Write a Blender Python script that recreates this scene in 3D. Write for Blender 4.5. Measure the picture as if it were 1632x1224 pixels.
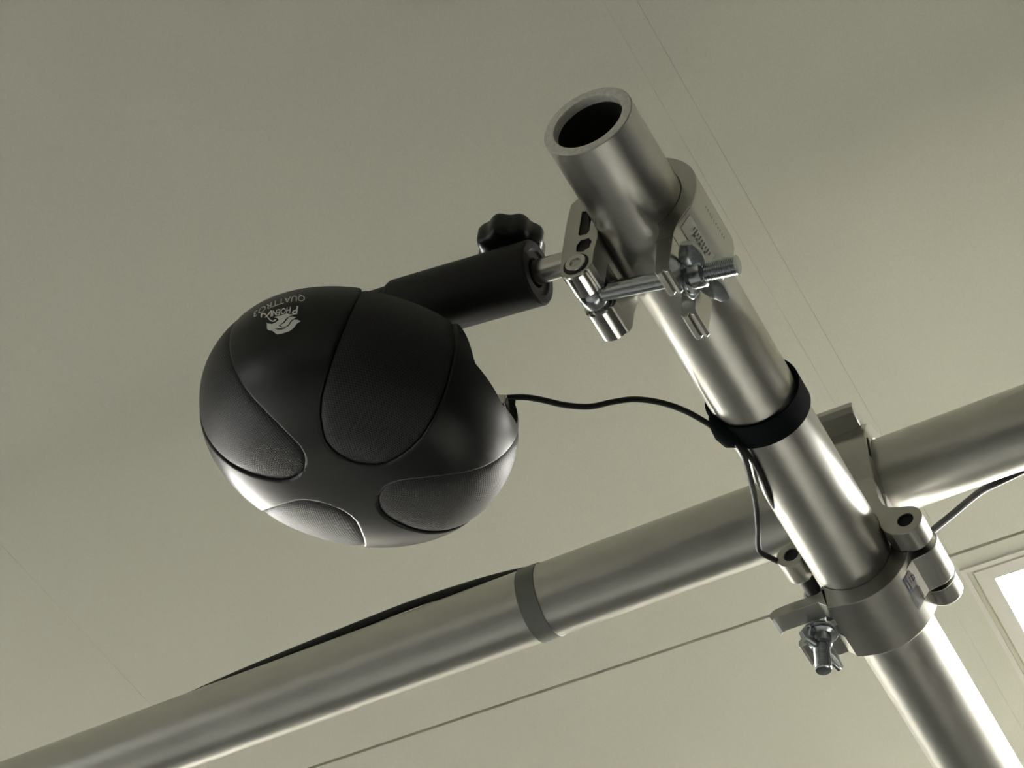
import bpy, bmesh, math, random
import numpy as np
from mathutils import Vector, Matrix

for o in list(bpy.data.objects): bpy.data.objects.remove(o)
SC = bpy.context.scene
COL = SC.collection
random.seed(4)

# ------------------------------------------------------------ camera (solved from the pipes and the ceiling joints)
F = 4000.0
CX, CY = 816.0, 612.0
CAMZ = 1.5
CR = np.array([0.89198522, -0.33424301, -0.30437473])     # world x in camera (right, down, forward)
CA = np.array([0.45205105, 0.65428365, 0.60626953])       # world y
CN = np.array([-0.00349394, -0.67837638, 0.73470625])     # world z
R3 = np.array([CR, CA, CN])
cam = bpy.data.cameras.new('camera'); cam.lens = F / 1632 * 36; cam.sensor_width = 36; cam.clip_start = .05
co = bpy.data.objects.new('camera', cam); COL.objects.link(co)
co.matrix_world = Matrix(((R3[0][0], -R3[0][1], -R3[0][2], 0), (R3[1][0], -R3[1][1], -R3[1][2], 0),
                          (R3[2][0], -R3[2][1], -R3[2][2], CAMZ), (0, 0, 0, 1)))
SC.camera = co
SC.view_settings.view_transform = 'Standard'; SC.view_settings.look = 'None'
SC.view_settings.gamma = 1; SC.view_settings.use_curve_mapping = False
SC.view_settings.exposure = 0.0

# ------------------------------------------------------------ world and light
w = bpy.data.worlds.new('world'); SC.world = w; w.use_nodes = True
w.node_tree.nodes['Background'].inputs[0].default_value = (.75, .85, 1, 1)
w.node_tree.nodes['Background'].inputs[1].default_value = .3
LAMP_E = 64.0
FILL_LAMP_E = 108.0          # ceiling lamp strengths; this one is added, unseen, to brighten the left
WIN_E = 1.6            # glow of the added, unseen left windows
def area(name, loc, rot, sx, sy, power, col):
    l = bpy.data.lights.new(name, 'AREA'); l.shape = 'RECTANGLE'; l.size = sx; l.size_y = sy
    l.energy = power; l.color = col
    o = bpy.data.objects.new(name, l); COL.objects.link(o); o.location = loc; o.rotation_euler = rot
    return o

# ------------------------------------------------------------ geometry of the photograph
def cray(x, y): return np.array([x - CX, y - CY, F])
def P(x, y, z):                       # pixel and camera depth (mm) -> world point (m)
    return R3 @ (cray(x, y) * z / F) / 1000 + np.array([0, 0, CAMZ])
PA_C = np.array([-281.53271581, -598.14234405, 855.43127326])
PB_C = np.array([513.12313331, -51.7321508, 1476.62736049])
DB_C = np.array([-0.88118458, 0.34943221, 0.31845074])
OA = R3 @ PA_C / 1000 + np.array([0, 0, CAMZ])
OB = R3 @ PB_C / 1000 + np.array([0, 0, CAMZ]); DB = R3 @ DB_C
def W(X, S, N): return OA + np.array([X, S, N]) / 1000      # millimetres about the thick pipe's axis
def hitcyl(x, y, o, d, r):            # where the line of sight meets a cylinder
    ro = np.array([0, 0, CAMZ]); rd = R3 @ cray(x, y); rd = rd / np.linalg.norm(rd)
    a = rd - (rd @ d) * d; c = (o - ro); c = c - (c @ d) * d
    A = a @ a; B = -2 * a @ c; C = c @ c - r * r; D = max(B * B - 4 * A * C, 0)
    return ro + rd * (-B - math.sqrt(D)) / 2 / A
HC = 1.333                            # ceiling above the camera
ZC = CAMZ + HC

# ------------------------------------------------------------ helpers
def link_mesh(name, me, m, parent=None, smooth=True, ang=35):
    if m: me.materials.append(m) if not isinstance(m, (list, tuple)) else [me.materials.append(q) for q in m]
    if smooth:
        me.shade_smooth()
        try: me.set_sharp_from_angle(angle=math.radians(ang))
        except Exception: pass
    o = bpy.data.objects.new(name, me); COL.objects.link(o)
    if parent is not None: o.parent = parent
    return o
def org(parent):
    if parent is None: return np.zeros(3)
    t = np.zeros(3); p = parent
    while p is not None:
        t += np.array(p.location); p = p.parent
    return t
def mesh(name, V, Fc, m, parent=None, smooth=True, ang=35, fix=True, mats=None):
    me = bpy.data.meshes.new(name); t = org(parent)
    me.from_pydata([tuple(np.array(v) - t) for v in V], [], [tuple(f) for f in Fc])
    if mats is not None: me.polygons.foreach_set('material_index', mats)
    if fix:
        bm = bmesh.new(); bm.from_mesh(me); bmesh.ops.recalc_face_normals(bm, faces=bm.faces); bm.to_mesh(me); bm.free()
    me.update()
    return link_mesh(name, me, m, parent, smooth, ang)
def thing(name, label, cat, loc, group=None):
    o = bpy.data.objects.new(name, None); COL.objects.link(o); o.location = tuple(loc); o.empty_display_size = .02
    o['label'] = label; o['category'] = cat
    if group: o['group'] = group
    return o
def tag(o, label, cat, group=None):
    o['label'] = label; o['category'] = cat
    if group: o['group'] = group
    return o
def frame(d, hint=(0, 0, 1)):
    d = np.array(d, float); d /= np.linalg.norm(d)
    h = np.array(hint, float)
    if abs(h @ d) > .95: h = np.array([1., 0, 0])
    a = h - (h @ d) * d; a /= np.linalg.norm(a); return a, np.cross(d, a), d
class Geo:
    def __init__(s): s.V = []; s.F = []
    def ring_strip(s, rings, closed=False, cap0=True, cap1=True):
        b = len(s.V); n = len(rings[0]); m = len(rings)
        for r in rings: s.V += [tuple(v) for v in r]
        for i in range(m if closed else m - 1):
            for j in range(n):
                k = (j + 1) % n; i2 = (i + 1) % m
                s.F.append((b + i * n + j, b + i * n + k, b + i2 * n + k, b + i2 * n + j))
        if not closed:
            if cap0: s.F.append(tuple(b + j for j in range(n)))
            if cap1: s.F.append(tuple(b + (m - 1) * n + j for j in range(n)))
    def lathe(s, o, d, prof, seg=48, closed=False, hint=(0, 0, 1), mod=None):   # prof: (distance along d, radius)
        a, b, c = frame(d, hint); o = np.array(o, float); rings = []
        for (t, r) in prof:
            ring = []
            for j in range(seg):
                q = 2 * math.pi * j / seg; rr = r * (mod(q) if mod else 1)
                ring.append(o + c * t + a * rr * math.cos(q) + b * rr * math.sin(q))
            rings.append(ring)
        s.ring_strip(rings, closed, prof[0][1] > 1e-7, prof[-1][1] > 1e-7)
        return s
    def tube(s, pts, r, seg=12, n=8):
        pts = [np.array(p, float) for p in pts]; out = []
        for i in range(len(pts) - 1):
            p0 = pts[max(i - 1, 0)]; p1 = pts[i]; p2 = pts[i + 1]; p3 = pts[min(i + 2, len(pts) - 1)]
            for k in range(n):
                t = k / n
                out.append(.5 * ((2 * p1) + (-p0 + p2) * t + (2 * p0 - 5 * p1 + 4 * p2 - p3) * t * t + (-p0 + 3 * p1 - 3 * p2 + p3) * t ** 3))
        out.append(pts[-1]); rings = []
        up = None
        for i, p in enumerate(out):
            d = out[min(i + 1, len(out) - 1)] - out[max(i - 1, 0)]
            a, b, c = frame(d, up if up is not None else (.3, .2, 1)); up = a
            rings.append([p + a * r * math.cos(2 * math.pi * j / seg) + b * r * math.sin(2 * math.pi * j / seg) for j in range(seg)])
        s.ring_strip(rings); return s
    def box(s, c, ax, h):             # centre, three axes, half sizes
        c = np.array(c, float); b = len(s.V)
        for i in (-1, 1):
            for j in (-1, 1):
                for k in (-1, 1):
                    s.V.append(tuple(c + np.array(ax[0]) * h[0] * i + np.array(ax[1]) * h[1] * j + np.array(ax[2]) * h[2] * k))
        for f in ((0, 1, 3, 2), (4, 6, 7, 5), (0, 4, 5, 1), (2, 3, 7, 6), (0, 2, 6, 4), (1, 5, 7, 3)): s.F.append(tuple(b + q for q in f))
        return s
    def out(s, name, m, parent=None, ang=35, bevel=0):
        o = mesh(name, s.V, s.F, m, parent, True, ang)
        if bevel:
            md = o.modifiers.new('bevel', 'BEVEL'); md.width = bevel; md.segments = 2; md.limit_method = 'ANGLE'; md.angle_limit = math.radians(40)
        return o
X3 = ((1, 0, 0), (0, 1, 0), (0, 0, 1))
def abox(name, a, b, m, parent=None, bevel=0):
    a = np.array(a, float); b = np.array(b, float)
    return Geo().box((a + b) / 2, X3, np.abs(b - a) / 2).out(name, m, parent, bevel=bevel)
def arc(cx, cy, r, a0, a1, n=16):
    return [(cx + r * math.cos(math.radians(a0 + (a1 - a0) * i / n)), cy + r * math.sin(math.radians(a0 + (a1 - a0) * i / n))) for i in range(n + 1)]
def prism(name, outer, holes, t0, t1, m, parent, along='y', bev=.35, o3=None, rot=0):
    """extrude a profile drawn in mm. along y: profile is (x, z) about the thick pipe; along x: (y, z) about the cross pipe"""
    cu = bpy.data.curves.new('profile', 'CURVE'); cu.dimensions = '2D'; cu.fill_mode = 'BOTH'
    for pts in [outer] + holes:
        sp = cu.splines.new('POLY'); sp.points.add(len(pts) - 1)
        for q, (x, y) in zip(sp.points, pts): q.co = (x, y, 0, 1)
        sp.use_cyclic_u = True
    cu.extrude = abs(t1 - t0) / 2 - bev; cu.bevel_depth = bev; cu.bevel_resolution = 1; cu.offset = -bev
    ob = bpy.data.objects.new('profile', cu); COL.objects.link(ob)
    me = bpy.data.meshes.new_from_object(ob.evaluated_get(bpy.context.evaluated_depsgraph_get()))
    bpy.data.objects.remove(ob)
    n = len(me.vertices); a = np.zeros(n * 3); me.vertices.foreach_get('co', a); a = a.reshape(-1, 3)
    c, s_ = math.cos(math.radians(rot)), math.sin(math.radians(rot))
    x, y, z = a[:, 0] * c - a[:, 1] * s_, a[:, 0] * s_ + a[:, 1] * c, a[:, 2] + (t0 + t1) / 2
    if along == 'y': q = np.stack([x, z, y], 1) / 1000 + (OA if o3 is None else o3)
    else: q = np.stack([z, x, y], 1) / 1000 + (OA if o3 is None else o3)
    q = q - org(parent)
    me.vertices.foreach_set('co', q.ravel())
    bm = bmesh.new(); bm.from_mesh(me); bmesh.ops.remove_doubles(bm, verts=bm.verts, dist=1e-6)
    bmesh.ops.recalc_face_normals(bm, faces=bm.faces); bm.to_mesh(me); bm.free(); me.name = name
    me.materials.clear()
    return link_mesh(name, me, m, parent, True, 22)

# ------------------------------------------------------------ materials
def mat(name, col, rough=.5, metal=0, spec=.5, aniso=0):
    m = bpy.data.materials.new(name); m.use_nodes = True
    p = m.node_tree.nodes['Principled BSDF']
    p.inputs['Base Color'].default_value = (*col, 1); p.inputs['Roughness'].default_value = rough
    p.inputs['Metallic'].default_value = metal; p.inputs['Specular IOR Level'].default_value = spec
    return m
def noisy(m, scale, amt_col=0, amt_r=0, bump=0, stretch=(1, 1, 1), detail=4, dist=.001):
    nt = m.node_tree; p = nt.nodes['Principled BSDF']; L = nt.links.new
    tc = nt.nodes.new('ShaderNodeTexCoord'); mp = nt.nodes.new('ShaderNodeMapping'); mp.inputs['Scale'].default_value = stretch
    no = nt.nodes.new('ShaderNodeTexNoise'); no.inputs['Scale'].default_value = scale; no.inputs['Detail'].default_value = detail
    L(tc.outputs['Object'], mp.inputs[0]); L(mp.outputs[0], no.inputs['Vector'])
    if amt_col:
        c = p.inputs['Base Color'].default_value[:]
        r = nt.nodes.new('ShaderNodeMapRange'); r.inputs['From Min'].default_value = .3; r.inputs['From Max'].default_value = .7
        r.inputs['To Min'].default_value = 1 - amt_col; r.inputs['To Max'].default_value = 1 + amt_col
        mx = nt.nodes.new('ShaderNodeVectorMath'); mx.operation = 'SCALE'; mx.inputs[0].default_value = c[:3]
        L(no.outputs['Fac'], r.inputs['Value']); L(r.outputs[0], mx.inputs['Scale']); L(mx.outputs[0], p.inputs['Base Color'])
    if amt_r:
        r0 = p.inputs['Roughness'].default_value
        r = nt.nodes.new('ShaderNodeMapRange'); r.inputs['From Min'].default_value = .3; r.inputs['From Max'].default_value = .7
        r.inputs['To Min'].default_value = max(r0 - amt_r, .02); r.inputs['To Max'].default_value = r0 + amt_r
        L(no.outputs['Fac'], r.inputs['Value']); L(r.outputs[0], p.inputs['Roughness'])
    if bump:
        b = nt.nodes.new('ShaderNodeBump'); b.inputs['Strength'].default_value = bump; b.inputs['Distance'].default_value = dist
        L(no.outputs['Fac'], b.inputs['Height']); L(b.outputs[0], p.inputs['Normal'])
    return m
def emit(name, col, e):
    m = bpy.data.materials.new(name); m.use_nodes = True; p = m.node_tree.nodes['Principled BSDF']
    p.inputs['Base Color'].default_value = (*col, 1); p.inputs['Emission Color'].default_value = (*col, 1); p.inputs['Emission Strength'].default_value = e
    return m
M_CEIL = noisy(mat('ceiling_paint', (.66, .652, .548), .6, spec=.2), 1500, .05, detail=2)
M_GAP = mat('joint_shadow', (.07, .07, .06), .9)
M_LFRAME = mat('lamp_frame_paint', (.72, .70, .62), .45)
M_LAMP = emit('lamp_diffuser', (1, .985, .93), LAMP_E)
M_FILL_LAMP = emit('lamp_diffuser_left', (1, .985, .93), FILL_LAMP_E)
M_WALL = mat('wall_paint', (.72, .70, .64), .8)
M_FLOOR = noisy(mat('floor_vinyl', (.10, .10, .095), .5), 8, .15)
M_GLOW_PANE = emit('daylit_blind', (.95, .97, 1), WIN_E)
M_PIPE = noisy(mat('satin_aluminium', (.57, .565, .525), .34, 1), 40, .03, .02, 0)
M_CUT = noisy(mat('sawn_aluminium', (.86, .85, .79), .5, .15), 350, .12, .1, .25, detail=5, dist=.0006)
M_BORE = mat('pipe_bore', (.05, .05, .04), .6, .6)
M_CLAMP = noisy(mat('clamp_aluminium', (.56, .555, .52), .25, 1), 90, .02, .0)
M_CAST = noisy(mat('cast_aluminium', (.54, .535, .50), .29, 1), 90, .02, .0)
M_BARREL = mat('polished_barrel', (.82, .81, .77), .12, 1)
M_ZINC = noisy(mat('zinc_plated_steel', (.58, .62, .64), .17, 1), 500, .08, .06)
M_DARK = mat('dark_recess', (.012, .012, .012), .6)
M_STEEL = mat('bare_steel_rod', (.70, .69, .66), .22, 1)
M_BLACK = noisy(mat('black_moulded_plastic', (.006, .0068, .0068), .36, spec=.4), 900, 0, .03, .02, detail=2, dist=.0003)
M_TUBE = noisy(mat('black_powder_coat', (.012, .012, .012), .62, spec=.3), 700, .1, .05, .08, dist=.0003)
M_CABLE = mat('black_cable_rubber', (.014, .014, .011), .5, spec=.35)
M_STRAP = noisy(mat('black_hook_strap', (.009, .012, .013), .95, spec=.1), 1500, .3, 0, .4, dist=.0005)
M_TAPE = mat('grey_tape', (.165, .17, .15), .6)
M_PRINT = mat('silver_print', (.92, .92, .88), .45)
M_PRINT2 = mat('dim_silver_print', (.66, .66, .62), .5)
M_STK_W = mat('sticker_white', (.62, .60, .58), .5)
M_STK_B = mat('sticker_blue', (.025, .045, .16), .5)
M_STK_G = mat('sticker_grey', (.19, .19, .18), .5)
M_STK_D = mat('sticker_dark', (.08, .08, .075), .5)
M_STK_F = mat('sticker_foil', (.70, .70, .62), .35, .3)
# perforated grille: holes laid out as a hexagonal dot pattern
def grille_mat():
    m = mat('grille_mesh', (.013, .014, .014), .5, .1); nt = m.node_tree; L = nt.links.new; p = nt.nodes['Principled BSDF']
    uv = nt.nodes.new('ShaderNodeUVMap'); sep = nt.nodes.new('ShaderNodeSeparateXYZ'); L(uv.outputs[0], sep.inputs[0])
    def mth(op, a, b=None):
        n = nt.nodes.new('ShaderNodeMath'); n.operation = op
        for i, v in enumerate((a, b)):
            if v is None: continue
            if isinstance(v, (int, float)): n.inputs[i].default_value = v
            else: L(v, n.inputs[i])
        return n.outputs[0]
    pit = 1.55
    u = mth('DIVIDE', sep.outputs[0], pit); v = mth('DIVIDE', sep.outputs[1], pit * .866)
    def cell(du, dv):    # rectangular lattice of two interleaved grids
        a = mth('SUBTRACT', mth('FRACT', mth('ADD', u, du)), .5); b = mth('MULTIPLY', mth('SUBTRACT', mth('FRACT', mth('ADD', mth('MULTIPLY', v, .5), dv)), .5), 1.732)
        return mth('SQRT', mth('ADD', mth('MULTIPLY', a, a), mth('MULTIPLY', b, b)))
    d = mth('MINIMUM', cell(0, 0), cell(.5, .5))
    r = nt.nodes.new('ShaderNodeMapRange'); r.interpolation_type = 'SMOOTHSTEP'
    r.inputs['From Min'].default_value = .24; r.inputs['From Max'].default_value = .36
    L(d, r.inputs['Value'])
    b = nt.nodes.new('ShaderNodeBump'); b.inputs['Distance'].default_value = .0006; b.inputs['Strength'].default_value = 1
    L(r.outputs[0], b.inputs['Height']); L(b.outputs[0], p.inputs['Normal'])
    mx = nt.nodes.new('ShaderNodeMix'); mx.data_type = 'RGBA'
    L(r.outputs[0], mx.inputs['Factor']); mx.inputs[6].default_value = (.001, .001, .001, 1); mx.inputs[7].default_value = (.012, .0135, .014, 1)
    L(mx.outputs[2], p.inputs['Base Color'])
    return m
M_GRILLE = grille_mat()

# ------------------------------------------------------------ room
RX0, RX1, RY0, RY1 = -3.1, 2.1, -3.0, 2.18
def struct(o): o['kind'] = 'structure'; return o
struct(abox('floor', (RX0 - .1, RY0 - .1, -.1), (RX1 + .1, RY1 + .1, 0), M_FLOOR))
struct(abox('wall_right', (RX1, RY0, 0), (RX1 + .1, RY1, ZC), M_WALL))
struct(abox('wall_back', (RX0, RY0 - .1, 0), (RX1, RY0, ZC), M_WALL))
struct(abox('wall_far', (RX0, RY1, 0), (RX1, RY1 + .1, ZC), M_WALL))
# unseen dark boards added to darken the metal's reflections, pale paint above
M_DARK_BOARD = mat('dark_wall_panelling', (.035, .035, .032), .6)
struct(abox('trim_1', (RX0, RY1 - .012, 0), (RX1, RY1, 2.42), M_DARK_BOARD))
struct(abox('trim_2', (RX1 - .012, RY0, 0), (RX1, RY1 - .012, 2.72), M_DARK_BOARD))
cbn = thing('low_cabinet', 'low white cabinet standing against the far wall under the lamp', 'cabinet', (.35, 1.95, 0))  # unseen cabinet added as a white reflector for the metal
M_LAM = mat('white_laminate', (.8, .79, .74), .45)
abox('carcass', (-.35, 1.80, .06), (1.05, RY1 - .014, .90), M_LAM, cbn, .003)
for k in range(3): abox('door', (-.345 + k * .465, 1.782, .07), (.115 + k * .465, 1.799, .89), M_LAM, cbn, .002)
abox('plinth', (-.32, 1.84, 0), (1.02, RY1 - .02, .06), M_GAP, cbn)
# left wall with two glowing windows, added unseen for side light
g = Geo(); ys = [RY0, -1.6, -.2, .5, 1.9, RY1]
def gb(g, a, b):
    a = np.array(a, float); b = np.array(b, float); g.box((a + b) / 2, X3, np.abs(b - a) / 2)
gb(g, (RX0 - .1, RY0, 0), (RX0, RY1, .95)); gb(g, (RX0 - .1, RY0, 2.35), (RX0, RY1, ZC))
for y0, y1 in ((ys[0], ys[1]), (ys[2], ys[3]), (ys[4], ys[5])): gb(g, (RX0 - .1, y0, .95), (RX0, y1, 2.35))
struct(g.out('wall_left', M_WALL))
for i, (y0, y1) in enumerate(((ys[1], ys[2]), (ys[3], ys[4]))):
    g = Geo()
    gb(g, (RX0 - .07, y0, .95), (RX0 - .02, y0 + .05, 2.35)); gb(g, (RX0 - .07, y1 - .05, .95), (RX0 - .02, y1, 2.35))
    gb(g, (RX0 - .07, y0 + .05, .95), (RX0 - .02, y1 - .05, 1.0)); gb(g, (RX0 - .07, y0 + .05, 2.30), (RX0 - .02, y1 - .05, 2.35))
    wf = struct(g.out('window_%d' % (i + 1), M_LFRAME))
    abox('window_blind', (RX0 - .08, y0 + .03, .97), (RX0 - .05, y1 - .03, 2.33), M_GLOW_PANE, wf)  # added glowing pane, lights the scene from the left
# ceiling: backing and separate panels
ceil = struct(abox('ceiling', (RX0 - .1, RY0 - .1, ZC + .012), (RX1 + .1, RY1 + .1, ZC + .1), M_GAP))
xL3, xLb, xL1 = -.7332 * HC, -.26375 * HC, -.2493 * HC
ySeam = 1.0617 * HC
lx0, ly0 = -.2431 * HC, 1.0805 * HC          # outer corner of the lamp frame
lx1, ly1 = lx0 + .60, ly0 + .60
PW = xLb - xL3
def panel(x0, x1, y0, y1, gx0=.00010, gx1=.00010, gy0=.0015, gy1=.0015):
    if x1 - x0 < .004 or y1 - y0 < .004: return
    abox('ceiling_panel', (x0 + gx0, y0 + gy0, ZC), (x1 - gx1, y1 - gy1, ZC + .012), M_CEIL, ceil)
yrows = [RY0, ySeam - 2.5, ySeam - 1.25, ySeam, ly1 + .02, RY1]
xcols = [RX0, xL3 - PW * 2, xL3 - PW, xL3, xLb]
LX2 = xcols[1] + .006
lamps = [(lx0, ly0)]
for r in range(5):
    y0, y1 = yrows[r], yrows[r + 1]
    for c in range(4):
        if r == 3 and c == 1:
            panel(xcols[c], xcols[c + 1], y0, ly0, gy1=0); panel(xcols[c], LX2, ly0, ly1, gx1=0); panel(LX2 + .6, xcols[c + 1], ly0, ly1, gx0=0); panel(xcols[c], xcols[c + 1], ly1, y1, gy0=0)
            continue
        panel(xcols[c], xcols[c + 1], y0, y1)
    if r != 3:
        panel(xLb, xL1, y0, y1, .00004, .00008)
        xs = [xL1, xL1 + PW, xL1 + 2 * PW, xL1 + 3 * PW, RX1]
        for c in range(4): panel(xs[c], xs[c + 1], y0, y1)
    else:
        panel(xLb, lx0, y0, ly0, .00004, 0, .0015, 0)
        panel(xLb, lx0, ly0, y1, .00004, .0003, 0, .0015)
        panel(lx0, lx1, y0, ly0, 0, 0, .0015, .0003)
        panel(lx0, lx1, ly1, y1, 0, 0, .0012, .0012)
        panel(lx1, RX1, y0, y1)
def lamp(x0, y0, x1, y1, label, group, dm=None):
    t = thing('ceiling_lamp', label, 'lamp', ((x0 + x1) / 2, (y0 + y1) / 2, ZC), group)
    fw = .0140
    # bezel: mitred frame with a stepped outer lip
    def fr(d0, d1, za, zb, zo0, zo1, nm, m):
        V = []; Fc = []
        for (d, z) in ((d0, zo0), (d0, za), (d1, zb), (d1, zo1)):
            V += [(x0 + d, y0 + d, z), (x1 - d, y0 + d, z), (x1 - d, y1 - d, z), (x0 + d, y1 - d, z)]
        for k in range(4):
            for j in range(4):
                Fc.append((k * 4 + j, k * 4 + (j + 1) % 4, ((k + 1) % 4) * 4 + (j + 1) % 4, ((k + 1) % 4) * 4 + j))
        return mesh(nm, V, Fc, m, t, False)
    fr(-.0075, -.0035, ZC - .0020, ZC - .0020, ZC + .0005, ZC + .0005, 'outer_lip', M_LFRAME)
    fr(.0012, fw, ZC - .0006, ZC - .0012, ZC + .006, ZC + .006, 'frame', M_LFRAME)
    mesh('diffuser', [(x0 + fw, y0 + fw, ZC + .0065), (x1 - fw, y0 + fw, ZC + .0065), (x1 - fw, y1 - fw, ZC + .0065), (x0 + fw, y1 - fw, ZC + .0065),
         (x0 + fw, y0 + fw, ZC + .0095), (x1 - fw, y0 + fw, ZC + .0095), (x1 - fw, y1 - fw, ZC + .0095), (x0 + fw, y1 - fw, ZC + .0095)],
         [(0, 1, 2, 3), (4, 5, 6, 7), (0, 1, 5, 4), (1, 2, 6, 5), (2, 3, 7, 6), (3, 0, 4, 7)], dm or M_LAMP, t, False)
    return t
lamp(lx0, ly0, lx1, ly1, 'recessed square-edged ceiling light panel glowing white in pale metal frame', None)

lamp(LX2, ly0, LX2 + .6, ly1, 'second recessed ceiling light panel, farther left along the same wall', None, M_FILL_LAMP)  # unseen lamp added for the left highlights and ceiling brightness

# ------------------------------------------------------------ pipes
SA = .708
pa = thing('aluminium_pipe', 'open-ended satin aluminium pipe running diagonally, held by both clamps, nearest the camera', 'pipe', W(0, 708, 0))
g = Geo().lathe(OA, (0, 1, 0), [(SA + .0006, .02495), (SA + .0012, .0250), (RY1 - OA[1] - .001, .0250)], 128)
mesh('tube_wall', g.V, [f for f in g.F if len(f) == 4], M_PIPE, pa, True, 60)
rr = random.Random(2); jag = [rr.uniform(.994, 1.006) for _ in range(128)]
jmod = lambda q: jag[int(round(q / (2 * math.pi) * 128)) % 128]
g = Geo().lathe(OA, (0, 1, 0), [(SA + .0016, .0249), (SA + .0002, .0246), (SA, .0235), (SA + .0002, .0196), (SA + .0012, .0191), (SA + .006, .0190)], 128, False)
g.F = [f for f in g.F if len(f) == 4]
mesh('sawn_rim', g.V, g.F, M_CUT, pa, True, 60)
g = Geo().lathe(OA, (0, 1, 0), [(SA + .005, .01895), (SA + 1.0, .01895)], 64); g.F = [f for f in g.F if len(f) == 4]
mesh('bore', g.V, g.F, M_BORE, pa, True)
# cross pipe runs from wall to wall under the ceiling
tL = (OB[0] - (RX0 + .001)) / -DB[0]; tR = (OB[0] - (RX1 - .001)) / -DB[0]
pb = thing('cross_pipe', 'long satin aluminium pipe crossing behind the open-ended one, grey tape band on it', 'pipe', OB + DB * .56)
Geo().lathe(OB, DB, [(tR, .0250), (tL, .0250)], 128).out('tube_wall', M_PIPE, pb, 60)
tp = Geo().lathe(OB + DB * .5535, DB, [(0, .02505), (0, .02565), (.0135, .02565), (.0135, .02505)], 96, True).out('tape_band', M_TAPE, None, 30)
tag(tp, 'grey tape band wrapped around the long cross pipe', 'tape')

# ------------------------------------------------------------ threaded rods, nuts
def thread(g, o, d, t0, t1, r, pitch=.00125, depth=.0007):
    n = int((t1 - t0) / pitch); pr = [(t0, r - depth)]
    for i in range(n):
        pr += [(t0 + (i + .25) * pitch, r - depth), (t0 + (i + .6) * pitch, r), (t0 + (i + .75) * pitch, r)]
    pr += [(t1 - .0004, r - .0004), (t1, r - .0016)]
    g.lathe(o, d, pr, 24); return g
def eyebolt(parent, o, d, axis, L, L0, r=.0049, re=.0072):
    """eye centred on o round a pin along axis, shank along d"""
    d = np.array(d, float); d /= np.linalg.norm(d)
    g = Geo().lathe(np.array(o) - np.array(axis) * .0052, axis, [(0, .0045), (0, re), (.0012, re + .0006), (.0092, re + .0006), (.0104, re), (.0104, .0045)], 40, True)
    g.lathe(o, d, [(.0055, r), (L0, r)], 32)
    thread(g, o, d, L0, L, r + .0002)
    return g.out('eye_bolt', M_ZINC, parent, 30)
def wingnut(parent, o, d, wing, lean=.35, m=None, s=1.0):
    d = np.array(d, float); d /= np.linalg.norm(d); wg = np.array(wing, float); wg -= (wg @ d) * d; wg /= np.linalg.norm(wg)
    o = np.array(o, float); sd = np.cross(d, wg)
    wa = Geo().lathe(o, d, [(0, .0052), (0, .0112 * s), (.0004, .0118 * s), (.0018, .0118 * s), (.0022, .0112 * s), (.0022, .0052)], 48, True).out('washer', m or M_ZINC, parent)
    hexf = lambda q: 1 / math.cos((q + math.pi / 6) % (math.pi / 3) - math.pi / 6)
    nut = Geo().lathe(o, d, [(.0024, .0098 * s), (.0032, .0100 * s), (.0040, .0080 * s), (.0042, .0074 * s), (.0105, .0073 * s), (.0118, .0062 * s)], 48, hint=wg, mod=None).out('nut', m or M_ZINC, parent, 30)
    g = Geo()
    for sg in (1, -1):
        dirv = wg * sg * math.cos(lean) + d * math.sin(lean)
        base = o + d * .0072 + wg * sg * .0045
        up2 = np.cross(dirv, sd); rings = []
        n = 9
        for i in range(n):
            t = i / (n - 1); ww = .0046 + .0022 * math.sin(math.pi * min(t * 1.15, 1)) if i < n - 1 else .0045
            th = .0021 - .0007 * t
            c = base + dirv * .0175 * s * t
            if i == n - 1: ww *= .72; c = base + dirv * .0182 * s
            ring = []
            for q in range(12):
                a = 2 * math.pi * q / 12; ca, sa = math.cos(a), math.sin(a)
                ca = math.copysign(abs(ca) ** .5, ca); sa = math.copysign(abs(sa) ** .5, sa)
                ring.append(c + up2 * ww * ca + sd * th * sa)
            rings.append(ring)
        g.ring_strip(rings)
    return g.out('wing', m or M_ZINC, nut, 50)

# ------------------------------------------------------------ clamp 1: half coupler that carries the speaker
C0, C1 = 768.7, 818.7
k1 = thing('half_coupler', 'small aluminium half coupler with eye bolt and wing nut gripping pipe beside its open end', 'clamp', W(0, 793, 0))
sad_out = [(0, 32.5), (-14, 31), (-26, 27.5), (-32.8, 24.5), (-38.4, 20.5), (-40.8, 10), (-42.1, 2), (-44.6, -16), (-46, -29)]
low = arc(-38.6, -31.2, 7.4, 165, 300, 8)
sad_low = low + [(-29.5, -36.9), (-27.4, -34), (-26, -24.2), (-23.6, -15.5), (-23.4, -9.6)]
inn = arc(0, 0, 25.15, 202, 90, 22)
S1 = [(-32, 11.4), (-29.5, 10.2), (-26.9, 2), (-28.5, -7.2), (-30, -8.8), (-34, -7.9), (-34.6, -6.5)]
S2 = [(-33.7, -12.2), (-28.9, -12.6), (-27.3, -16.3), (-28.9, -20.5), (-33, -21.8), (-36.2, -19.8), (-35.9, -15)]
full = sad_out + sad_low + inn
mid = [p for p in sad_out if p[1] > -17] + [(-44.8, -19), (-25.2, -19)] + [(-23.6, -15.5), (-23.4, -9.6)] + inn
prism('saddle', mid, [S1, S2[:3] + [(-28.9, -18.4), (-35, -18.4)] + S2[6:]], C0 + 15, C1 - 20, M_CLAMP, k1)
prism('saddle_cheek', full, [S1, S2], C0, C0 + 15.6, M_CLAMP, k1)
prism('saddle_cheek', full, [S1, S2], C1 - 20.5, C1, M_CLAMP, k1)
Geo().box(W(-33, 793.7, -5), X3, (.004, .0235, .018)).out('saddle_core', M_DARK, k1)  # dark block stands in for shade inside the hollow chambers
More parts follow.
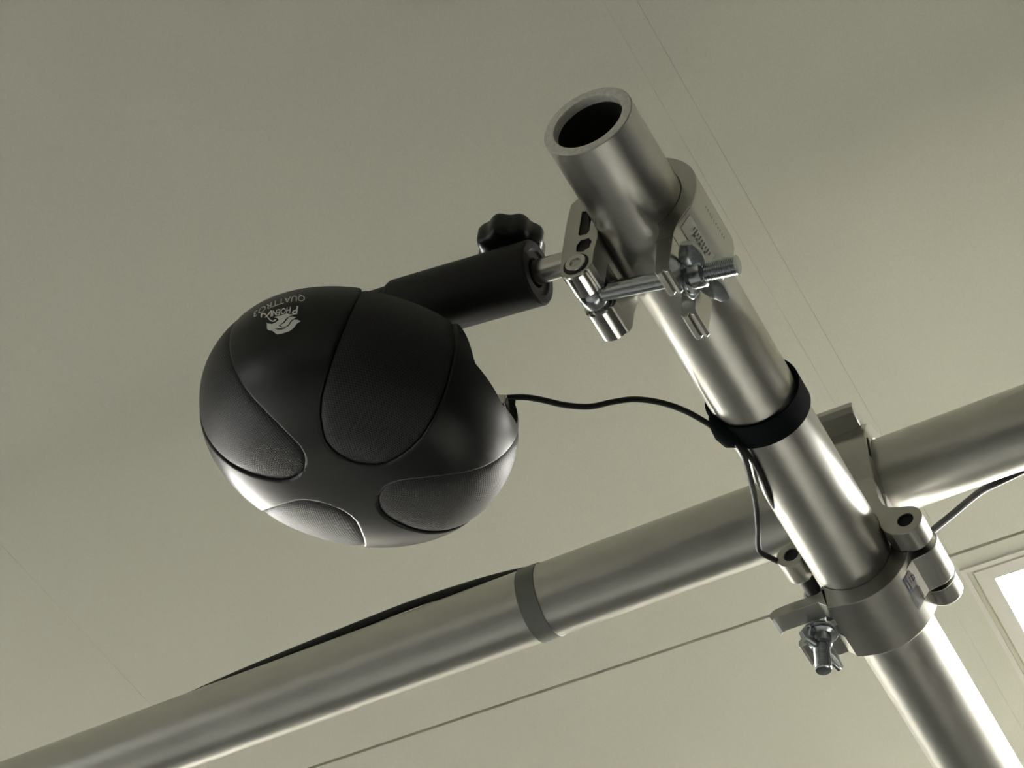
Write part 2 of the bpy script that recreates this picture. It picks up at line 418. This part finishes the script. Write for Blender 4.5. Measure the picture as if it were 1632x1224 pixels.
for s0, s1 in ((C0 + .3, C0 + 15.9), (C1 - 20.8, C1 - .2)):
    Geo().lathe(W(-37.3, s0, -31.6), (0, 1, 0), [(0, .0060), (0, .0079), (.0007, .0086), ((s1 - s0) / 1000 - .0007, .0086), ((s1 - s0) / 1000, .0079), ((s1 - s0) / 1000, .0060)], 64, True).out('hinge_barrel', M_BARREL, k1)
pin = Geo().lathe(W(-36.6, C0 - 1.4, -29.6), (0, 1, 0), [(.0030, .0012), (.0030, .0022), (.0004, .0032), (0, .0050), (.0003, .0058), (.0014, .0061), (.0022, .0056), (.0060, .0052)], 48).out('hinge_pin', M_STEEL, k1)
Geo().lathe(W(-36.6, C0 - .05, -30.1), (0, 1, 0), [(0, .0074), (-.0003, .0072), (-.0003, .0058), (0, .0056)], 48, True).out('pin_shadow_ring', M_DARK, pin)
Geo().lathe(W(-37.3, C0 + 1, -31.6), (0, 1, 0), [(.010, .0058), (.046, .0058)], 32).out('hinge_pin', M_ZINC, k1)
ja_out = [(8.0, -38)] + [(18.9, -38), (19.6, -34.5), (21.5, -29.4), (26, -23.6), (30.4, -17.4), (33, -10), (34, -2)] + arc(0, 0, 34, 4, 96, 20)[1:]
ja = ja_out + arc(0, 0, 25.2, 96, -66, 30) + [(10.8, -27), (10.4, -32)]
prism('jaw', ja, [], C0, C1, M_CLAMP, k1, bev=.5)
lug = [(8.9, -37), (18.9, -37), (17.4, -46), (15.2, -57.5), (15.4, -61.8), (14.2, -63.2), (12.7, -62.4), (11.7, -60.9), (10.6, -62.4), (8.4, -62.6), (7.0, -60.2), (7.4, -56)]
prism('jaw_lug', lug, [], C0, C0 + 16.5, M_CLAMP, k1)
prism('jaw_lug', lug, [], C1 - 17.5, C1, M_CLAMP, k1)
# hinge at the top, on the far side
prism('top_hinge', arc(-3, 35, 7.5, 0, 345, 23), [], C0, C1, M_CLAMP, k1)
b0 = W(-37.3, 790.4, -31.6); b1 = W(44.5, 790.6, -51.0); bd = b1 - b0
eyebolt(k1, b0, bd, (0, 1, 0), np.linalg.norm(bd), .054)
bdn = bd / np.linalg.norm(bd)
wingnut(k1, b0 + bdn * .0545, bd, (0, 1, .12), .22, s=1.1)
# foil label on the jaw
def surf_patch(name, px, o, d, r, m, parent, off=.00012, n=5, inv=False):
    """polygon (4 corners, pixels) laid on a cylinder surface"""
    a, b, c, e = [np.array(q, float) for q in px]; V = []; Fc = []
    for i in range(n + 1):
        for j in range(n + 1):
            u, v = i / n, j / n
            q = (a * (1 - u) + b * u) * (1 - v) + (e * (1 - u) + c * u) * v
            h = hitcyl(q[0], q[1], o, d, r + off); V.append(h)
    for i in range(n):
        for j in range(n):
            k = i * (n + 1) + j; Fc.append((k, k + 1, k + n + 2, k + n + 1))
    return mesh(name, V, Fc, m, parent, True, 60, False)
def label_on_jaw():
    def q(t, s):                      # along the sloping flat between two profile corners
        p0 = np.array((21.5, -29.4)); p1 = np.array((26, -23.6)); p2 = np.array((30.4, -17.4))
        v = p0 + (p1 - p0) * t if t <= 1 else p1 + (p2 - p1) * (t - 1)
        nrm = np.array((.79, -.61)); v = v + nrm * .15
        return W(v[0], s, v[1])
    V = [q(t, s) for s in (772, 803) for t in (.10, .6, 1, 1.35)]
    lab = mesh('foil_label', V, [(i, i + 1, i + 5, i + 4) for i in range(3)], M_STK_F, k1, False, fix=False)
    g = Geo()
    for k in range(9):
        s = 780 + k * 2.4
        for t in (1.0, 1.12) if k % 2 else (1.05,):
            c = q(t, s) + np.array((.79, 0, -.61)) * .0001
            g.box(c, ((.58, 0, .81), (0, 1, 0), (.79, 0, -.61)), (.0009, .0004, .00005))
    for k in range(5):
        g.box(q(.75, 783 + k * 3.2) + np.array((.79, 0, -.61)) * .0001, ((.58, 0, .81), (0, 1, 0), (.79, 0, -.61)), (.0007, .0009, .00005))
    g.out('label_print', M_STK_D, lab)
label_on_jaw()
g = Geo()
for k in range(10):                   # embossed marks along the rounded back of the jaw
    a = math.radians(-14); c = W(math.cos(a) * 34.1, 782 + k * 2.6, math.sin(a) * 34.1)
    g.box(c, ((-math.sin(a), 0, math.cos(a)), (0, 1, 0), (math.cos(a), 0, math.sin(a))), (.0011 + .0004 * (k % 2), .00045, .0003))
g.out('embossed_marks', M_CLAMP, k1)

# ------------------------------------------------------------ stand adapter between clamp and speaker
ph = math.radians(7.8)
DS = np.array([math.cos(ph), 0, -math.sin(ph)])                     # towards the clamp
Q0 = P(870, 430, 1340)
xm = (W(-42.5, 0, 0)[0] - Q0[0]) / DS[0]
Geo().lathe(Q0 - DS * .02, DS, [(0, .0068), (.0, .0069), (.02 + xm, .0069)], 48).out('spigot', M_STEEL, k1)
def on_stem(px):                       # distance along the stem whose picture x is px
    lo, hi = -.3, .1
    for _ in range(40):
        m_ = (lo + hi) / 2; c = R3.T @ (Q0 + DS * m_ - np.array([0, 0, CAMZ])); x = c[0] / c[2] * F + CX
        if x < px: lo = m_
        else: hi = m_
    return lo
ad = thing('stand_adapter', 'black tubular stand adapter with lobed knob between speaker and clamp', 'adapter', Q0 + DS * on_stem(740))
tA = on_stem(858); tB = on_stem(634); tC = on_stem(566)
Geo().lathe(Q0, DS, [(tB, .0150), (tB, .0172), (tB + .0022, .0182), (tA - .0012, .0182), (tA, .0172), (tA, .0132), (tA - .0015, .0122), (tA - .0015, .0085), (tA - .012, .0080)], 96).out('sleeve', M_TUBE, ad, 30)
Geo().lathe(Q0, DS, [(tC - .014, .0100), (tC - .012, .0155), (tB + .002, .0160)], 64).out('inner_tube', M_TUBE, ad, 30)
# lobed clamping knob on the far upper side of the sleeve
tv = P(810, 440, 1340) - np.array([0, 0, CAMZ]); tv /= np.linalg.norm(tv)      # away from the viewer
upv = np.cross(tv, DS); upv /= np.linalg.norm(upv)
if upv[2] < 0: upv = -upv
kd = upv * .62 + tv * .78; kd -= (kd @ DS) * DS; kd /= np.linalg.norm(kd)
K0 = Q0 + DS * on_stem(806)
lob = lambda q: 1 + .055 * math.cos(8 * q)
knob = Geo()
knob.lathe(K0, kd, [(.0205, .0120), (.0212, .0150), (.0228, .0174), (.0255, .0182), (.0325, .0182), (.0348, .0172), (.0358, .0140), (.0352, .0100)], 128, hint=DS, mod=lob)
ko = knob.out('knob', M_BLACK, ad, 40)
Geo().lathe(K0, kd, [(.0150, .0075), (.0208, .0075)], 32).out('knob_collar', M_BLACK, ko)

# ------------------------------------------------------------ loudspeaker: four-armed dome, apex down, grilles between the arms
SPX, SPY, SPZ = 585.0, 618.8, 1349.0
BC = P(SPX, SPY, SPZ)
u_ = np.array([-.17181242, .75146474, -.6370096]); u_ /= np.linalg.norm(u_)      # apex direction in camera space
e1 = np.array([.32572646, -.56692216, -.75663831]); e1 -= e1 @ u_ * u_; e1 /= np.linalg.norm(e1); e2 = np.cross(u_, e1)
U, E1, E2 = R3 @ u_, R3 @ e1, R3 @ e2
SR, SH, SP, STK, SZT = .0871, .0666, 3.234, .084, .0266
def prof_r(z):
    z = np.clip(z, 0, SH)
    r = SR * np.maximum(1 - (z / SH) ** SP, 0) ** (1 / SP)
    return r * (1 - STK * np.clip((SZT - z) / SZT, 0, 1) ** 2)
def dome_hit(px, py, off=0.0):
    rd = R3 @ cray(px, py); rd = rd / np.linalg.norm(rd); ro = np.array([0, 0, CAMZ])
    c = BC - ro; t0 = rd @ c
    def f(t):
        q = ro + rd * t - BC; z = q @ U; r = math.hypot(q @ E1, q @ E2)
        return (r - float(prof_r(z))) if 0 <= z <= SH else 1
    t = t0 - .13; 
    while t < t0 + .12:
        if f(t) < 0: break
        t += .0012
    a, b = t - .0012, t
    for _ in range(14):
        m_ = (a + b) / 2
        if f(m_) < 0: b = m_
        else: a = m_
    q = ro + rd * b; n = dome_n(q)
    return q + n * off
def dome_n(q):
    v = q - BC; z = v @ U; a, b = v @ E1, v @ E2; r = math.hypot(a, b) + 1e-9
    dz = 1e-4; dr = (float(prof_r(z + dz)) - float(prof_r(z - dz))) / (2 * dz)
    n = (E1 * a / r + E2 * b / r) - U * dr
    return n / np.linalg.norm(n)
# meridian by arc length
th = np.linspace(0, math.pi / 2, 1500)
mz = SH * np.sin(th) ** (2 / SP); mr = SR * np.cos(th) ** (2 / SP); mr = mr * (1 - STK * np.clip((SZT - mz) / SZT, 0, 1) ** 2)
mr = mr[::-1]; mz = mz[::-1]                                           # from the apex outwards
ml = np.concatenate([[0], np.cumsum(np.hypot(np.diff(mr), np.diff(mz)))]); LT = ml[-1]
def rz(l): return np.interp(l, ml, mr), np.interp(l, ml, mz)
l_of_r = lambda r, z: float(np.interp(-z, -mz, ml))
# half width (mm, along the ring) of a grille at a distance l (mm) from the apex
PH0 = [0, 88.5, 180, 273.5]
def l_r(r):
    k = int(np.argmax(mr)); return float(np.interp(r, mr[:k], ml[:k]))
l_z = lambda z: float(np.interp(-z, -mz, ml))
HWL = np.array([l_r(.0208), l_r(.0218), l_r(.0240), l_r(.0275), l_r(.033), l_r(.040), l_r(.050), l_r(.060), l_r(.070), l_z(.047), l_z(.040), l_z(.025), l_z(.012), l_z(0)])
HWW = np.array([0, 4.0, 8.5, 13, 17.8, 21.6, 26, 29.0, 30.4, 30.9, 30.9, 29.8, 28.0, 26.2]) / 1000
def hw(l): return np.interp(l, HWL, HWW, left=-.004)
def sdf(phi, l):
    """signed distance (approx., metres) to the nearest grille edge; negative inside"""
    r, z = rz(l); best = np.full(np.shape(l), 1.0)
    dw_ = (hw(l + .0015) - hw(l - .0015)) / .003; k = 1 / np.sqrt(1 + np.clip(dw_, -6, 6) ** 2)
    for p in PH0:
        d = np.abs((phi - math.radians(p) + math.pi) % (2 * math.pi) - math.pi) * r
        s = (d - hw(l)) * k
        s = np.where(l < HWL[0], np.maximum(np.hypot(np.minimum(d, .2), HWL[0] - l), 0), s)
        best = np.minimum(best, s)
    return best
def zmin(phi):                         # underside edge: arched up where cable and sockets leave
    d = (np.degrees(phi) + 180) % 360 - 180
    a = np.clip((-20.5 - d) / 8.5, 0, 1); a = a * a * (3 - 2 * a)
    b = np.clip((d + 65.5) / 3.0, 0, 1)
    return np.where((d < -20.5) & (d > -65.5), (.0215 + .005 * np.clip((-28 - d) / 18, 0, 1) - .006 * np.clip((-48 - d) / 16, 0, 1)) * a * b, 0)
def l_of_z(z): return np.interp(-z, -mz, ml)
NPH, NL = 900, 300
phs = np.linspace(0, 2 * math.pi, NPH, endpoint=False)
lm = l_of_z(zmin(phs))
tt = np.linspace(0, 1, NL + 1)[1:]
PHI, TT = np.meshgrid(phs, tt, indexing='xy')                          # rows: l, columns: phi
LL = TT * lm[None, :]
Rr, Zz = rz(LL); S = sdf(PHI, LL)
# meridian normal
r2, z2 = rz(LL + .0004); r1, z1 = rz(np.maximum(LL - .0004, 0)); tr, tz = r2 - r1, z2 - z1; ln = np.hypot(tr, tz) + 1e-12
nr, nz = -tz / ln, tr / ln
dep = np.where(S < 0, -.0030, 0)
dep = np.where((S >= 0) & (S < .0014), -.0007 * (1 - np.clip(S / .0014, 0, 1)) ** 2, dep)
# rows closest to the edge fall off quickly
sm = np.clip((S + .0006) / .0006, 0, 1); dep = np.where((S < 0) & (S > -.0006), -.0007 - .0023 * (1 - sm), dep)
Rr = Rr + nr * dep; Zz = Zz + nz * dep
V = BC + (Rr * np.cos(PHI))[..., None] * E1 + (Rr * np.sin(PHI))[..., None] * E2 + Zz[..., None] * U
V = V.reshape(-1, 3)
apex = BC + U * SH
idx = np.arange(NL * NPH).reshape(NL, NPH)
A_ = idx[:-1]; B_ = np.roll(A_, -1, 1); C_ = idx[1:]; D_ = np.roll(C_, -1, 1)
quads = np.stack([A_, C_, D_, B_], -1).reshape(-1, 4)
V = np.vstack([V, apex[None]]); na = len(V) - 1
faces = [tuple(q) for q in quads.tolist()] + [(na, int(idx[0][j]), int(idx[0][(j + 1) % NPH])) for j in range(NPH)]
# underside: lip and shallow floor
last = idx[-1]; rb = np.interp(lm, ml, mr); zb = np.interp(lm, ml, mz)
prev = last
for (k, dz) in ((.965, 0), (.93, .0015), (.90, .006), (.62, .008), (.02, .008)):
    kk = k if k > .9 else k
    rr_ = rb * kk; zz_ = zb * (1 if k > .7 else .3) + dz
    ring = BC + (rr_ * np.cos(phs))[:, None] * E1 + (rr_ * np.sin(phs))[:, None] * E2 + zz_[:, None] * U
    st = len(V); V = np.vstack([V, ring]); cur = np.arange(st, st + NPH)
    faces += [tuple(q) for q in np.stack([prev, cur, np.roll(cur, -1), np.roll(prev, -1)], -1).tolist()]
    prev = cur
faces.append(tuple(int(q) for q in prev))
sp = thing('conference_speaker', 'black dome-shaped conference speaker hanging upside down, four mesh grilles', 'speaker', BC)
body = mesh('body', V, faces, M_BLACK, sp, True, 50, True)
# grilles: gently bulging mesh, one per gap between the arms
def grille(p0, k):
    n1, n2 = 90, 60; V = []; UV = []
    ls = np.linspace(HWL[0] + .0006, 1, n1)
    lmax = LT - .0015
    a = np.linspace(0, 1, n1) ** 1.5
    l1 = HWL[0] + .0005 + (lmax - HWL[0]) * a
    for i in range(n1):
        l = l1[i]; r, z = [float(q) for q in rz(l)]
        wd = max(float(hw(l)) - .0007, .0003)
        for j in range(n2 + 1):
            v = -1 + 2 * j / n2; s = wd * v; phi = math.radians(p0) + s / max(r, .004)
            lz = min(l, float(l_of_z(float(zmin(phi)))) - .0012)
            r3, z3 = [float(q) for q in rz(lz)]
            ra, za = [float(q) for q in rz(lz + .0004)]; rb_, zb_ = [float(q) for q in rz(lz - .0004)]
            tr_, tz_ = ra - rb_, za - zb_; q = math.hypot(tr_, tz_); nr_, nz_ = -tz_ / q, tr_ / q
            edge = min(1 - abs(v), 1) * wd; e = min(edge, l - HWL[0]) / .0025; off = -.0013 + .0011 * (1 - math.exp(-max(e, 0)))
            rq, zq = r3 + nr_ * off, z3 + nz_ * off
            V.append(BC + E1 * rq * math.cos(phi) + E2 * rq * math.sin(phi) + U * zq); UV.append((s * 1000, l * 1000))
    Fc = []
    for i in range(n1 - 1):
        for j in range(n2):
            q = i * (n2 + 1) + j; Fc.append((q, q + 1, q + n2 + 2, q + n2 + 1))
    o = mesh('grille', V, Fc, M_GRILLE, sp, True, 60, False)
    uvl = o.data.uv_layers.new(name='UVMap')
    li = np.zeros(len(o.data.loops), int); o.data.loops.foreach_get('vertex_index', li)
    uvl.data.foreach_set('uv', np.array(UV)[li].ravel())
    return o
for k, p0 in enumerate(PH0): grille(p0, k)
# socket bay at the arm end by the cable
def bp(phd, r, z):
    a = math.radians(phd); return BC + E1 * r * math.cos(a) + E2 * r * math.sin(a) + U * z
def bax(phd):
    a = math.radians(phd); return (E1 * math.cos(a) + E2 * math.sin(a), -E1 * math.sin(a) + E2 * math.cos(a), U)
so = Geo().box(bp(-61, .0745, .0105), bax(-61), (.0050, .0060, .0032)).out('socket', M_STEEL, sp, bevel=.0006)
Geo().box(bp(-61, .0790, .0105), bax(-61), (.0010, .0048, .0020)).out('socket_opening', M_DARK, so)
Geo().box(bp(-66, .0735, .0100), bax(-66), (.0080, .0012, .0100)).out('socket_panel', M_BLACK, sp, bevel=.0005)
# base boss down to the adapter
Pst = Q0 + DS * on_stem(612)
g = Geo(); dd = Pst - (BC + U * .006); Lb = np.linalg.norm(dd)
g.lathe(BC + U * .006, dd, [(0, .021), (.010, .021), (.012, .0135), (Lb - .0165, .0135)], 48); g.out('mounting_boss', M_TUBE, sp, 30)
# printed lettering and emblem, laid on the shell
def decal(name, V2, Fc, m, off=.00025):
    cache = [dome_hit(x, y, off) for x, y in V2]
    return mesh(name, cache, Fc, m, sp, False, fix=False)
def text_decal(name, s, p0, xv, yv, m, bold=0.0, sx=1, bend=0):
    cu = bpy.data.curves.new('txt', 'FONT'); cu.body = s; cu.size = 1; cu.offset = bold; cu.resolution_u = 4
    ob = bpy.data.objects.new('txt', cu); COL.objects.link(ob)
    me = bpy.data.meshes.new_from_object(ob.evaluated_get(bpy.context.evaluated_depsgraph_get())); bpy.data.objects.remove(ob)
    bm = bmesh.new(); bm.from_mesh(me); bmesh.ops.triangulate(bm, faces=bm.faces)
    vs = [(v.co.x, v.co.y) for v in bm.verts]; fs = [[v.index for v in f.verts] for f in bm.faces]; bm.free(); bpy.data.meshes.remove(me)
    wd = max(v[0] for v in vs)
    px = [(p0[0] + xv[0] * x / wd + yv[0] * y + bend * yv[0] * 4 * (x / wd) * (1 - x / wd), p0[1] + xv[1] * x / wd + yv[1] * y + bend * yv[1] * 4 * (x / wd) * (1 - x / wd)) for x, y in vs]
    return decal(name, px, fs, m)
# crop coordinates: (x/9.067+380, y/9.067+440)
cq = lambda x, y: (x / 9.067 + 380, y / 9.067 + 440)
def vec(x, y): return (x / 9.067, y / 9.067)
text_decal('product_lettering', 'QUATTRO3', cq(972, 290), vec(-745, 236), vec(-10, 116), M_PRINT2, .004, bend=-.62)
text_decal('lettering', 'P', cq(875, 435), vec(-90, 18), vec(-20, 165), M_PRINT, .02)
text_decal('lettering', 'HOENI', cq(765, 448), vec(-290, 60), vec(-12, 120), M_PRINT, .022)
def poly(name, pts, m):
    pts = [cq(*p) for p in pts]
    from mathutils.geometry import tessellate_polygon
    # densify the outline, then fill
    P2 = []
    for i in range(len(pts)):
        a = np.array(pts[i]); b = np.array(pts[(i + 1) % len(pts)])
        for k in range(2): P2.append(tuple(a + (b - a) * k / 2))
    tris = tessellate_polygon([[Vector((x, y, 0)) for x, y in P2]])
    return decal(name, P2, [tuple(t) for t in tris], m, .0003)
# emblem: sweeping wing shapes over a crest
poly('emblem', [(620, 575), (700, 545), (770, 560), (795, 570), (740, 585), (690, 620), (655, 670), (610, 705), (585, 715), (615, 745), (680, 750), (735, 720), (765, 670), (800, 635), (850, 635), (905, 655), (850, 690), (800, 755), (740, 800), (650, 830), (560, 848), (520, 815), (495, 795), (440, 785), (418, 765), (415, 680), (440, 690), (490, 695), (540, 675), (585, 640), (570, 615), (520, 600), (560, 585)], M_PRINT)
poly('emblem', [(840, 600), (790, 590), (740, 595), (710, 625), (670, 680), (605, 715), (640, 740), (690, 735), (730, 700), (760, 650), (800, 620)], M_PRINT)
poly('emblem', [(335, 612), (325, 580), (335, 545), (365, 535), (395, 545), (430, 590), (470, 635), (500, 648), (540, 625), (555, 630), (530, 660), (490, 664), (450, 640), (405, 580), (375, 555), (350, 560), (345, 590)], M_PRINT)
poly('emblem', [(490, 500), (470, 500), (425, 560), (385, 600), (395, 606), (440, 570)], M_PRINT)

# ------------------------------------------------------------ clamp 2: right-angle coupler joining the pipes
k2 = thing('right_angle_coupler', 'large cast aluminium right-angle coupler with blue and white sticker joining both pipes', 'clamp', W(0, 1097, 40))
J0, J1 = 1072.5, 1122.5
jaw2_body = [(-19.2, -32.8), (-14, -34.4), (-5.4, -36.4)] + arc(0, 0, 36.8, 270, 343, 16) + [(40.5, -3.5), (43, 2.5), (36, 5.5), (29, 4)] + arc(0, 0, 25.25, 3, -143, 30) + [(-21.5, -17.5)]
prism('lower_jaw', jaw2_body, [], J0, J1, M_CAST, k2)
lug2 = [(-19, -17.5), (-24, -20.2), (-38.4, -20.4), (-46.5, -20.8), (-52, -21.6), (-54.6, -23.6), (-55.2, -26.4), (-53.8, -29.6), (-52.4, -28.2), (-50, -27.4), (-24, -27.0), (-18, -33.0)]
prism('jaw_lug', lug2, [], J0, J0 + 14.5, M_CAST, k2)
prism('jaw_lug', lug2[:1] + [(-24, -20.2), (-38, -20.4), (-46, -21), (-48.8, -23.5), (-49.3, -26.5), (-48, -29.4), (-46.6, -28), (-24, -27), (-18, -33)], [], J1 - 19, J1, M_CAST, k2)
# saddle between the pipes with knuckles at its ends
T0, T1 = 1055.0, 1125.5
hR = arc(41.0, -2.4, 4.9, 0, 345, 23); hL = arc(-31.6, .6, 4.7, 0, 345, 23)
endR = [(25.2, -.5), (27.2, -6.2), (31.5, -10.2)] + arc(41.0, -2.4, 10.6, 235, 430, 18) + [(38.5, 9.6), (33, 11.8), (29.2, 15.6), (27.2, 22), (26, 32), (25, 41.4)]
endL = [(-25, 41.4), (-26.5, 25), (-29, 14)] + arc(-31.6, .6, 9.4, 100, 300, 18) + [(-24.9, -4)]
prism('saddle', endR + endL + arc(0, 0, 25.2, 188, -1, 40), [hR, hL], T0, T0 + 17, M_CAST, k2, bev=.5)
prism('saddle', [(27, 12), (27, 41.4), (-27, 41.4), (-27, 12)] + arc(0, 0, 25.2, 155, 25, 30), [], T0 + 17, T1 - 14, M_CAST, k2)
prism('saddle', endR + endL + arc(0, 0, 25.2, 188, -1, 40), [hR, hL], T1 - 14, T1, M_CAST, k2, bev=.5)
for (x, y) in ((41.0, -2.4), (-31.6, .6)):
    Geo().lathe(W(x, T0 + 2.2, y), (0, 1, 0), [(0, .0047), (.066, .0047)], 32).out('hinge_pin', M_DARK, k2)
prism('jaw_knuckle', [(30, -21), (35.5, -14.5), (44, -13.2)] + arc(41.4, -2.4, 11.2, -75, 110, 18) + [(30, 5.5), (25.6, 2), (25.6, -6)], [], 1077, 1107, M_CAST, k2, bev=.5)
# upper half round the cross pipe
CB = OB + DB * (337.1 / 1000 - .0113)
ob2 = np.array([OA[0], (OB + DB * .337)[1], (OB + DB * .337)[2]])
up = [(-25, -41.4), (25, -41.4), (27, -34), (30, -24)] + arc(0, 0, 36.3, -18, 198, 40) + [(-30, -24), (-27, -34)]
dyb = 0
prism('upper_jaw', [(-25.3, -41.3), (25.3, -41.3), (29.5, -26)] + arc(0, 0, 36.3, -30, 90, 24) + arc(0, 0, 25.8, 90, -90, 36), [], -24, 22, M_CAST, k2, 'x', .8, ob2)
prism('upper_jaw', [(-29.5, -26), (-25.3, -41.3), (0, -41.3)] + arc(0, 0, 25.8, 270, 90, 36) + arc(0, 0, 36.3, 90, 205, 24), [], -24, 22, M_CAST, k2, 'x', .8, ob2)
prism('upper_lug', [(-30, 18), (-36, 19), (-43, 21), (-45.5, 24), (-45, 28), (-42, 30.5), (-34, 30), (-20, 31), (-22, 26)], [], -24, 19, M_CAST, k2, 'x', .8, ob2)
sl = Geo().box(ob2 + np.array((.0222, -.0318, -.002)), X3, (.0003, .0013, .0075)).out('slot', M_DARK, k2)
# eye bolts
c0 = W(-32.2, 1097, .6)
eyebolt(k2, c0, (-.02, 0, -1), (0, 1, 0), .0585, .030, re=.0061)
wingnut(k2, c0 + np.array((-.0006, 0, -.0282)), (-.02, 0, -1), (.25, 1, 0), .55, s=.95)
# sticker with triangle mark
cs = lambda x, y: (x / 8.743 + 1390, y / 8.743 + 860)
yax = np.array([0., 1, 0])
def stk(name, q, m, off, n=4, parent=k2): return surf_patch(name, [cs(*p) for p in q], OA, yax, .0368, m, parent, off, n)
stw = stk('sticker', [(555, 318), (782, 742), (655, 985), (428, 570)], M_STK_G, .00015, 8)
stk('sticker_print', [(557, 325), (660, 545), (575, 695), (468, 522)], M_STK_W, .0003, 4, stw)
stk('sticker_print', [(462, 530), (573, 722), (545, 772), (432, 572)], M_STK_B, .0003, 4, stw)
stk('sticker_print', [(570, 770), (658, 890), (640, 975), (545, 800)], M_STK_D, .0003, 4, stw)
stk('sticker_print', [(660, 600), (740, 740), (725, 790), (640, 650)], M_STK_D, .0003, 3, stw)
stk('sticker_print', [(605, 460), (600, 520), (578, 592), (532, 500)], M_STK_B, .00045, 3, stw)
stk('sticker_print', [(590, 490), (588, 520), (574, 555), (550, 505)], M_STK_W, .0006, 2, stw)
stk('sticker_print', [(508, 520), (516, 520), (560, 610), (552, 614)], M_STK_B, .00045, 2, stw)
stk('sticker_print', [(470, 590), (480, 585), (530, 680), (520, 690)], M_STK_W, .00045, 2, stw)
g = Geo()
rm = random.Random(5)
for k in range(14):                    # small stamped characters beside the sticker
    q = np.array((600, 285)) + (np.array((790, 620)) - np.array((600, 285))) * k / 13
    if k in (4, 5): continue
    h = hitcyl(*cs(*q), OA, yax, .0368); n_ = (h - OA); n_[1] = 0; n_ /= np.linalg.norm(n_)
    g.box(h, (np.cross(n_, yax), yax, n_), (.0011 * rm.uniform(.5, 1), .0004 * rm.uniform(.7, 1.6), .0002))
g.out('stamped_marks', M_CLAMP, k2)

# ------------------------------------------------------------ strap and cables
g = Geo(); rings = []
n = 72
for j in range(n):
    a = 2 * math.pi * j / n; ca, sa = math.cos(a), math.sin(a)
    sag = 1.6 * max(0, math.cos(a - math.radians(-8))) ** 2 + 1.0 * max(0, math.cos(a - math.radians(200))) ** 4
    r0 = 25.3 + sag; r1 = r0 + 1.3; tilt = 5 * math.cos(a + .6)
    s0, s1 = 920.5 + tilt * .6, 938.5 + tilt * .35
    rings.append([W(ca * r0, s0, sa * r0), W(ca * r1, s0, sa * r1), W(ca * r1, s1, sa * r1), W(ca * r0, s1, sa * r0)])
g.ring_strip(rings, closed=True)
st = thing('cable_tie_strap', 'black hook-and-loop strap tied around the pipe, holding the cable', 'strap', W(0, 930, -26))
g.out('loop', M_STRAP, st, 40)
kp = [P(1134, 664, 1412), P(1140, 676, 1409), P(1152, 688, 1408), P(1166, 699, 1410), P(1180, 706, 1412)]
g = Geo(); rings = []
for i, q in enumerate(kp):
    d = kp[min(i + 1, 4)] - kp[max(i - 1, 0)]; a, b, c = frame(d, (0, 0, 1)); wq = (.0018, .0036, .0056, .0058, .0030)[i]
    rings.append([q + a * wq * math.cos(2 * math.pi * k / 16) + b * wq * 1.1 * math.sin(2 * math.pi * k / 16) for k in range(16)])
g.ring_strip(rings); g.out('knot', M_STRAP, st, 60)
Geo().tube([P(1131, 655, 1414), P(1136, 668, 1412), P(1143, 678, 1410)], .0011, 8).out('strap_tail', M_STRAP, st)
# cable from the speaker to the strap and on to the big clamp
c1 = [(770, 640, 1372), (795, 635.5, 1374), (832, 633, 1376), (862, 637, 1378), (900, 645.5, 1382), (940, 648, 1386), (975, 641, 1390), (1010, 636.5, 1394), (1050, 641, 1399), (1090, 654, 1404), (1128, 675, 1409), (1152, 692, 1414)]
c1 += [(1171, 704, 1408), (1185, 724, 1412), (1195, 760, 1434), (1204, 800, 1464), (1208, 840, 1482), (1208, 866, 1494), (1212, 880, 1500), (1226, 888, 1504), (1245, 897, 1512), (1262, 905, 1530)]
cb = Geo().tube([P(*q) for q in c1], .00172, 12, 6).out('microphone_cable', M_CABLE)
tag(cb, 'thin black cable looping from the speaker through strap down to big clamp', 'cable')
c2 = [(1176, 706, 1410), (1192, 723, 1414), (1206, 745, 1422), (1217, 768, 1432), (1226, 790, 1443), (1236, 808, 1458), (1252, 824, 1480)]
cb = Geo().tube([P(*q) for q in c2], .0016, 10, 6).out('cable', M_CABLE)
tag(cb, 'short grey-black cable hugging the left side of pipe just below strap', 'cable')
def bz(px):                            # depth of the cross pipe's axis at a picture x
    lo, hi = -3.0, 3.0
    for _ in range(50):
        m_ = (lo + hi) / 2; q = PB_C + DB_C * 1000 * m_; x = q[0] / q[2] * F + CX
        if x > px: lo = m_
        else: hi = m_
    return q[2]
top = lambda x: 1214.3 - .3694 * x
c3 = [(240, 10, 14), (300, 7, 10), (340, 4, 6), (400, 0, 4), (480, -3.5, 4), (560, -6, 4), (640, -8, 4), (700, -7, 4), (760, -4, 4), (810, 1, 6), (850, 7, 10), (900, 12, 14)]
cb = Geo().tube([P(x, top(x) + d, bz(x) + e * 1.0 + 2) for x, d, e in c3], .0029, 10, 6).out('cable', M_CABLE)
tag(cb, 'black cable lying along the top of the cross pipe, left of the tape', 'cable')
c4 = [(1440, 884, 40), (1492, 841, 30), (1520, 818, 24), (1545, 797, 18), (1566, 781, 12), (1590, 769, 8), (1632, 749, 6), (1680, 724, 6)]
cb = Geo().tube([P(x, y, bz(x) + e) for x, y, e in c4], .0023, 10, 6).out('cable', M_CABLE)
tag(cb, 'black cable running from behind the big clamp up to the right edge under cross pipe', 'cable')
